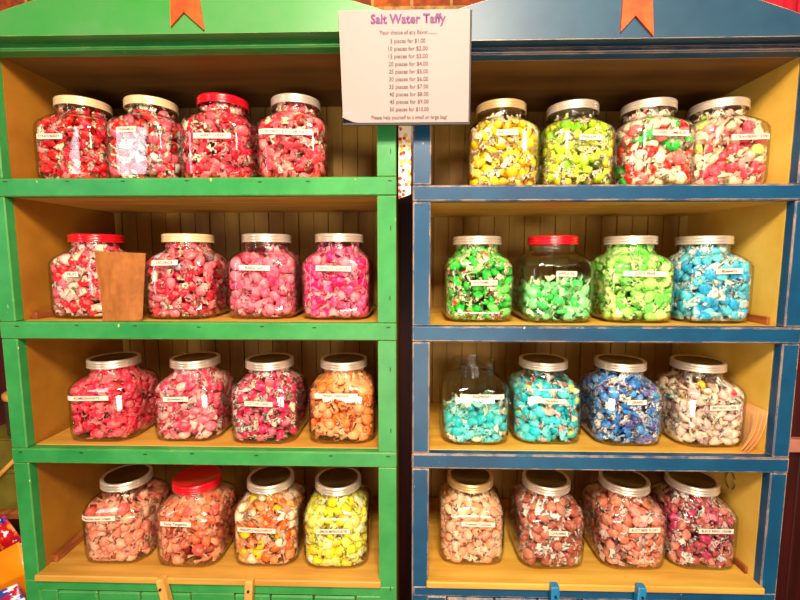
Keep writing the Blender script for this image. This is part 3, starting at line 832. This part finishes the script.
# ------------------------------------------------------------------ price sign
sx0, sx1, sz0, sz1 = -.126, .0995, 1.757, 1.943
S = thing('price_sign', 'white paper sign listing salt water taffy prices, hanging between both cabinets', 'sign', (-.013, -.036, sz0))
SX, SY, SZ = S.location
bm = bmesh.new(); box(bm, sx0+.004-SX, sx1+.0035-SX, .0012, .0046, -.0045, sz1-sz0-.001, bev=.0006)
obj('backing_board', bm, M['black'], S)
bm = bmesh.new(); nx, nz = 24, 20; g = []
def sheet(u, v):
    x = (sx0+(sx1-sx0)*u)-SX+(.006*(1-v))*(1-u); z = (sz1-sz0)*v
    curl = max(0, .10-math.hypot(u*1.0, v))/.10
    z += curl*.006*(1-v); y = 0.0005-.010*curl**1.5+.0004*math.sin(u*9)*0
    return x, y, z
for q in (0, .0005):
    g.append([[bm.verts.new((lambda p: (p[0], p[1]+q, p[2]))(sheet(i/nx, j/nz))) for i in range(nx+1)] for j in range(nz+1)])
for L_, flip in ((g[0], 0), (g[1], 1)):
    for j in range(nz):
        for i in range(nx):
            f = [L_[j][i], L_[j][i+1], L_[j+1][i+1], L_[j+1][i]]
            bm.faces.new(f[::-1] if flip else f)
for i in range(nx):
    bm.faces.new((g[0][0][i], g[1][0][i], g[1][0][i+1], g[0][0][i+1])); bm.faces.new((g[0][nz][i+1], g[1][nz][i+1], g[1][nz][i], g[0][nz][i]))
for j in range(nz):
    bm.faces.new((g[0][j+1][0], g[1][j+1][0], g[1][j][0], g[0][j][0])); bm.faces.new((g[0][j][nx], g[1][j][nx], g[1][j+1][nx], g[0][j+1][nx]))
sh = obj('paper_sheet', bm, M['paper'], S)
def sign_text(s, cx, cz, width, hscale, mat, bold=0., size=.01):
    me = text_mesh(s, size, mat, bold)
    a, b = extent(me); k = width/(b-a)
    for v in me.vertices:
        x, z = (v.co.x-(a+b)/2)*k, v.co.y*hscale
        v.co = Vector((x+cx-SX, -.0006, z+cz-SZ))
    o = bpy.data.objects.new('lettering', me); C.objects.link(o); o.parent = sh
    return o
zrow = lambda py: 1.52+(258-py)/420*.764*1.002+.0105*0
def zpx(py): # sign plane height of a text line from its spacing on the sheet
    return sz1-(py-10.)/(123.-10.)*(sz1-sz0)
o = sign_text('Salt Water Taffy', -.006, zpx(19.5), .129, 2.1, M['ink_purple'], .00028); o['label'] = 'purple heading lettering'
sign_text('Your choice of any flavor.........', -.006, zpx(32.5), .099, .92, M['ink_grey'], .00008)
prices = ['5 pieces for $1.00', '10 pieces for $2.00', '15 pieces for $3.00', '20 pieces for $4.00', '25 pieces for $5.00', '30 pieces for $6.00',
          '35 pieces for $7.00', '40 pieces for $8.00', '45 pieces for $9.00', '50 pieces for $10.00']
for i, s in enumerate(prices):
    sign_text(s, -.0065+.0003*i, zpx(41+7.65*i), .060 if i == 0 else .068, .98, M['ink_grey'], .00008)
sign_text('Please help yourself to a small or large bag!', -.004, zpx(118), .132, .92, M['ink_grey'], .00008)

# ------------------------------------------------------------------ paper bags
def bag_mesh(w0, w1, h, t):
    bm = bmesh.new(); nx, nz = 14, 18; r = random.Random(4)
    L = []
    for s in (-1, 1):
        G = []
        for j in range(nz+1):
            v = j/nz; w = w0+(w1-w0)*v; row = []
            for i in range(nx+1):
                u = i/nx; x = (u-.5)*w+.004*v
                puff = t*(math.sin(PI*u)**.5)*(1-v*.75)+.0007
                y = s*puff*.5+.0012*math.sin(7*u+5*v+s)+.0008*r.uniform(-1, 1)*(0 if i in (0, nx) else 1)
                row.append(bm.verts.new((x, y, h*v-(.004*u if j == nz else 0))))
            G.append(row)
        L.append(G)
    for G, fl in ((L[0], 0), (L[1], 1)):
        for j in range(nz):
            for i in range(nx):
                f = [G[j][i], G[j][i+1], G[j+1][i+1], G[j+1][i]]; bm.faces.new(f[::-1] if fl else f)
    for j in range(nz):
        bm.faces.new((L[0][j][0], L[0][j+1][0], L[1][j+1][0], L[1][j][0])); bm.faces.new((L[0][j][nx], L[1][j][nx], L[1][j+1][nx], L[0][j+1][nx]))
    for i in range(nx):
        bm.faces.new((L[0][0][i], L[1][0][i], L[1][0][i+1], L[0][0][i+1])); bm.faces.new((L[0][nz][i+1], L[1][nz][i+1], L[1][nz][i], L[0][nz][i]))
    return bm
B = thing('paper_bag', 'brown kraft paper bag standing in front of the red-lidded jar on the green second shelf', 'bag', (-.573, .013, 1.3955), rotz=.10)
obj('bag_body', bag_mesh(.074, .096, .138, .010), M['kraft'], B, smooth=False)
bm = bmesh.new(); box(bm, -.046, .048, -.0062, -.0042, .112, .1355, bev=.0004)
bm.free()

# kraft bags leaning on the right wall beside the birthday cake jar
for k in range(3):
    bm = bmesh.new(); nu, nv = 12, 12; rows2 = []
    for q in (0, .0012):
        G = []
        for j in range(nv+1):
            v = j/nv; row = []
            for i in range(nu+1):
                u = i/nu
                yf = .020+.004*(2-k)-.010*math.sin(PI*(.1+.8*v))
                y = yf+u*(.165-yf)
                xf = .6640+.0016*k+(.0300+.0018*k)*v**.8-.0022*(2-k)
                w_ = min(1, u/.22); w_ = w_*w_*(3-2*w_)
                x = xf*(1-w_)+(.6905+.0038*k)*w_+q*.6
                z = v*(.080+.003*k)*(1+.04*u)
                row.append(bm.verts.new((x-.66, y-.08, z)))
            G.append(row)
        rows2.append(G)
    for G, fl in ((rows2[0], 0), (rows2[1], 1)):
        for j in range(nv):
            for i in range(nu):
                f = [G[j][i], G[j][i+1], G[j+1][i+1], G[j+1][i]]; bm.faces.new(f if fl else f[::-1])
    a, b = rows2
    for j in range(nv):
        bm.faces.new((a[j][0], a[j+1][0], b[j+1][0], b[j][0])); bm.faces.new((a[j][nu], b[j][nu], b[j+1][nu], a[j+1][nu]))
    for i in range(nu):
        bm.faces.new((a[0][i], b[0][i], b[0][i+1], a[0][i+1])); bm.faces.new((a[nv][i+1], b[nv][i+1], b[nv][i], a[nv][i]))
    o = obj('paper_bag', bm, M['kraft_pale'])
    o.location = (.66+.0002, .08, 1.1345)
    tag(o, ['pale kraft paper bag leaning beside the BIRTHDAY CAKE jar, nearest the jar', 'pale kraft paper bag leaning beside the BIRTHDAY CAKE jar, middle of three',
            'pale kraft paper bag leaning beside the BIRTHDAY CAKE jar, nearest the wall'][k], 'bag', 'paper bags leaning on the blue cabinet wall')

# ------------------------------------------------------------------ floral cloth in the gap
def floral():
    m, nt, out = new_mat('floral_cloth')
    p = principled(nt, out, .8)
    tc = nd(nt, 'ShaderNodeTexCoord'); v = nd(nt, 'ShaderNodeTexVoronoi'); v.inputs['Scale'].default_value = 130
    nt.links.new(tc.outputs['Object'], v.inputs['Vector'])
    blob = ramp(nt, v.outputs['Distance'], [(.46, (1, 1, 1, 1)), (.54, (0, 0, 0, 1))])
    sp = nd(nt, 'ShaderNodeSeparateColor'); nt.links.new(v.outputs['Color'], sp.inputs[0])
    hue = ramp(nt, sp.outputs[0], [(.0, lin(205, 40, 50)), (.35, lin(235, 180, 60)), (.6, lin(225, 110, 90)), (.8, lin(240, 222, 195)), (1., lin(150, 20, 60))])
    hue.color_ramp.interpolation = 'CONSTANT'
    nt.links.new(mix(nt, blob.outputs[0], lin(245, 228, 200), hue.outputs[0]), p.inputs['Base Color'])
    return m
bm = bmesh.new(); box(bm, -.024, -.0005, .012, .0150, 1.632, 1.80, bev=.0005)
for v in bm.verts:
    if v.co.z < 1.70: v.co.z += (v.co.x+.024)*.35
o = obj('floral_cloth', bm, floral())
tag(o, 'narrow strip of red and yellow floral cloth in the gap under the price sign', 'cloth')

# ------------------------------------------------------------------ left of the green cabinet
def bag_pillow(name, label, loc, size, rot, mat, grp):
    bm = bmesh.new(); nx, nz = 18, 22; L = []
    r = random.Random(hash(label) % 100 if False else len(label))
    for s in (-1, 1):
        G = []
        for j in range(nz+1):
            v = j/nz; row = []
            for i in range(nx+1):
                u = i/nx
                e = (max(0, math.sin(PI*u))**.45)*(max(0, math.sin(PI*min(1, max(0, (v-.07)/.86))))**.45)
                x = (u-.5)*size[0]*(1-.05*math.sin(PI*v)); z = v*size[2]
                y = s*(.0006+size[1]*.5*e*(1+.12*math.sin(11*u+7*v)))
                row.append(bm.verts.new((x, y, z)))
            G.append(row)
        L.append(G)
    for G, fl in ((L[0], 0), (L[1], 1)):
        for j in range(nz):
            for i in range(nx):
                f = [G[j][i], G[j][i+1], G[j+1][i+1], G[j+1][i]]; bm.faces.new(f[::-1] if fl else f)
    for j in range(nz):
        bm.faces.new((L[0][j][0], L[0][j+1][0], L[1][j+1][0], L[1][j][0])); bm.faces.new((L[0][j][nx], L[1][j][nx], L[1][j+1][nx], L[0][j+1][nx]))
    for i in range(nx):
        bm.faces.new((L[0][0][i], L[1][0][i], L[1][0][i+1], L[0][0][i+1])); bm.faces.new((L[0][nz][i+1], L[1][nz][i+1], L[1][nz][i], L[0][nz][i]))
    o = obj(name, bm, mat, smooth=True); o.location = loc; o.rotation_euler = rot
    tag(o, label, 'candy bag', grp)
    return o
def bagmat(name, base, blobs, scale, thr=.5, stretch=(1, 1, 1)):
    m, nt, out = new_mat(name); p = principled(nt, out, .28, 0, .5, .3)
    c = base
    for k, b in enumerate(blobs):
        n = noise(nt, scale*(1+.37*k), 3, stretch=stretch)
        mk = ramp(nt, n.outputs[0], [(thr+.02*k, (0, 0, 0, 1)), (thr+.03+.02*k, (1, 1, 1, 1))])
        c = mix(nt, mk.outputs[0], c, b)
    if hasattr(c, 'links'): nt.links.new(c, p.inputs['Base Color'])
    else: p.inputs['Base Color'].default_value = c
    return m
structure  # (stand, crate and sweets seen past the cabinet's left edge)
T = thing('display_stand', 'wooden display stand left of the green cabinet, holding candy bags and an olive crate', 'stand', (-1.06, .16, 0))
def stand_part(nm, d, bev=.002):
    bm = bmesh.new(); box(bm, *d, bev=bev); obj(nm, bm, M['cleat'], T)
stand_part('top_board', (-.34, .225, -.14, .18, .635, .660), .003)
stand_part('shelf_board', (-.34, .225, .030, .18, .852, .870))
for sx in (-.32, .21):
    for sy in (-.125, .165): stand_part('leg', (sx-.012, sx+.012, sy-.012, sy+.012, 0, .6345))
    stand_part('upright', (sx-.01, sx+.01, .05, .17, .6605, .8515))
Cr = thing('storage_crate', 'olive green crate with a tan carrying stick on the stand left of the green cabinet', 'crate', (-.99, .265, .8705))
bm = bmesh.new()
for d in ((-.14, .15, -.06, -.052, 0, .185), (-.14, .15, .052, .06, 0, .185), (-.14, -.132, -.052, .052, 0, .185), (.142, .15, -.052, .052, 0, .185), (-.132, .142, -.052, .052, 0, .008), (-.14, .15, -.064, -.060, .10, .112)):
    box(bm, *d, bev=.001)
obj('crate_body', bm, M['olive'], Cr)
bm = bmesh.new(); box(bm, -.13, .13, -.074, -.0645, -.005, .005, bev=.002, rot=Matrix.Rotation(-.75, 4, 'Y'))
bmesh.ops.translate(bm, vec=(-.02, 0, .135), verts=bm.verts)
obj('carrying_stick', bm, M['latch'], Cr)
Tp = one_box('crate_lid', (-.141, .151, -.059, .061, .1855, .190), M['olive'], Cr, bev=.001)
Tn = thing('tin_canister', 'dull metal tin with a tan rim standing on the olive crate', 'tin', (-1.01, .262, 1.0610))
Tn.scale = (1.15, 1.0, 1.15)
def lathe(prof, n=32):
    bm = bmesh.new(); rows = []
    for r, z in prof:
        rows.append([bm.verts.new((0, 0, z))] if r == 0 else [bm.verts.new((r*math.cos(2*PI*i/n), r*math.sin(2*PI*i/n), z)) for i in range(n)])
    for a, b in zip(rows, rows[1:]):
        for i in range(n):
            j = (i+1) % n
            if len(a) == 1: bm.faces.new((a[0], b[j], b[i]))
            elif len(b) == 1: bm.faces.new((a[i], a[j], b[0]))
            else: bm.faces.new((a[i], a[j], b[j], b[i]))
    return bm
obj('tin_body', lathe([(0, 0), (.048, 0), (.05, .003), (.05, .075), (.047, .08), (0, .08)]), plain('dull_tin', lin(110, 100, 80), .4, metal=.7), Tn, True)
obj('rim', lathe([(0, .0805), (.049, .0805), (.053, .082), (.054, .088), (.053, .094), (.047, .096), (0, .096)]), M['latch'], Tn, True)
bag_pillow('candy_bag', 'red candy bag with white, blue and yellow print left of the green cabinet', (-1.15, .150, .718), (.13, .034, .22), (0, 1.0, 0),
           bagmat('red_bag_foil', lin(190, 12, 22), [lin(215, 130, 30), lin(30, 50, 150), lin(238, 230, 235)], 34, .56), 'candy bags beside the green cabinet')
bag_pillow('candy_bag', 'plain orange candy bag lying in front of the red bag', (-.93, .100, .703), (.17, .030, .13), (0, -.5, 0),
           bagmat('orange_bag_foil', lin(248, 140, 18), [lin(235, 100, 10)], 9, .6), 'candy bags beside the green cabinet')
bag_pillow('candy_bag', 'blue and white striped candy bag at the bottom left below the orange bag', (-.925, .062, .689), (.14, .024, .075), (0, -.4, 0),
           bagmat('blue_white_bag_foil', lin(45, 70, 165), [lin(238, 238, 245), lin(185, 30, 55)], 24, .5, (1, 1, 3)), 'candy bags beside the green cabinet')

# crimson cloth behind the blue cabinet's top corner
bm = bmesh.new(); n = 40
a, b, c_, d_ = [], [], [], []
for i in range(n+1):
    x = .64+.45*i/n; y = .40+.010*math.sin(i*1.9)
    a.append(bm.verts.new((x, y, 1.3))); b.append(bm.verts.new((x, y, 2.30))); c_.append(bm.verts.new((x, y+.003, 1.3))); d_.append(bm.verts.new((x, y+.003, 2.30)))
for i in range(n):
    bm.faces.new((a[i], a[i+1], b[i+1], b[i])); bm.faces.new((c_[i+1], c_[i], d_[i], d_[i+1]))
    bm.faces.new((b[i], b[i+1], d_[i+1], d_[i])); bm.faces.new((a[i+1], a[i], c_[i], c_[i+1]))
bm.faces.new((a[0], b[0], d_[0], c_[0])); bm.faces.new((a[-1], c_[-1], d_[-1], b[-1]))
o = obj('hanging_cloth', bm, M['crimson'], smooth=False)
tag(o, 'crimson red cloth hanging on the wall behind the top corner of the blue cabinet', 'cloth')

# ------------------------------------------------------------------ light
def area(name, loc, target, sx, sy, power, col, spread=None):
    L = bpy.data.lights.new(name, 'AREA'); L.shape = 'RECTANGLE'; L.size = sx; L.size_y = sy; L.energy = power; L.color = col
    if spread: L.spread = spread
    o = bpy.data.objects.new(name, L); C.objects.link(o); o.location = loc
    o.rotation_euler = (Vector(target)-Vector(loc)).to_track_quat('-Z', 'Y').to_euler()
    return o
area('ceiling_lamp_light', (.05, -1.12, 2.42), (0, .1, 1.2), .50, .26, 42, (1., .81, .61))
area('window_light', (-1.70, -1.50, 1.80), (-.3, .1, 1.3),   .22, 1.1, 5.5, (.84, .90, 1.0))
area('far_lamp_light', (1.0, -2.3, 2.55), (.1, .1, 1.1), .4, .4, 14, (1., .82, .62))
area('low_fill_light', (.1, -2.2, .72), (0, .1, 1.15), 1.5, .30, 34, (1., .83, .64))  # unseen fill added to brighten the lower jar rows, no window there
W = bpy.data.worlds.new('world'); bpy.context.scene.world = W; W.use_nodes = True
W.node_tree.nodes['Background'].inputs[0].default_value = (1., .84, .62, 1)
W.node_tree.nodes['Background'].inputs[1].default_value = .08

# ------------------------------------------------------------------ camera
cd = bpy.data.cameras.new('camera'); cam = bpy.data.objects.new('camera', cd); C.objects.link(cam)
cd.sensor_width = 36; cd.lens = 420/800*36; cd.clip_start = .02
cam.location = (0, -.80, 1.52)
cam.rotation_euler = (PI/2-math.radians(5.7), 0, math.radians(1.5))
sc = bpy.context.scene
sc.camera = cam
sc.view_settings.view_transform = 'Standard'; sc.view_settings.look = 'None'
sc.view_settings.exposure = 0.28; sc.view_settings.gamma = 1.0
sc.view_settings.use_curve_mapping = False
sc.cycles.transparent_max_bounces = 32
sc.cycles.max_bounces = 12; sc.cycles.diffuse_bounces = 7
sc.cycles.use_denoising = True
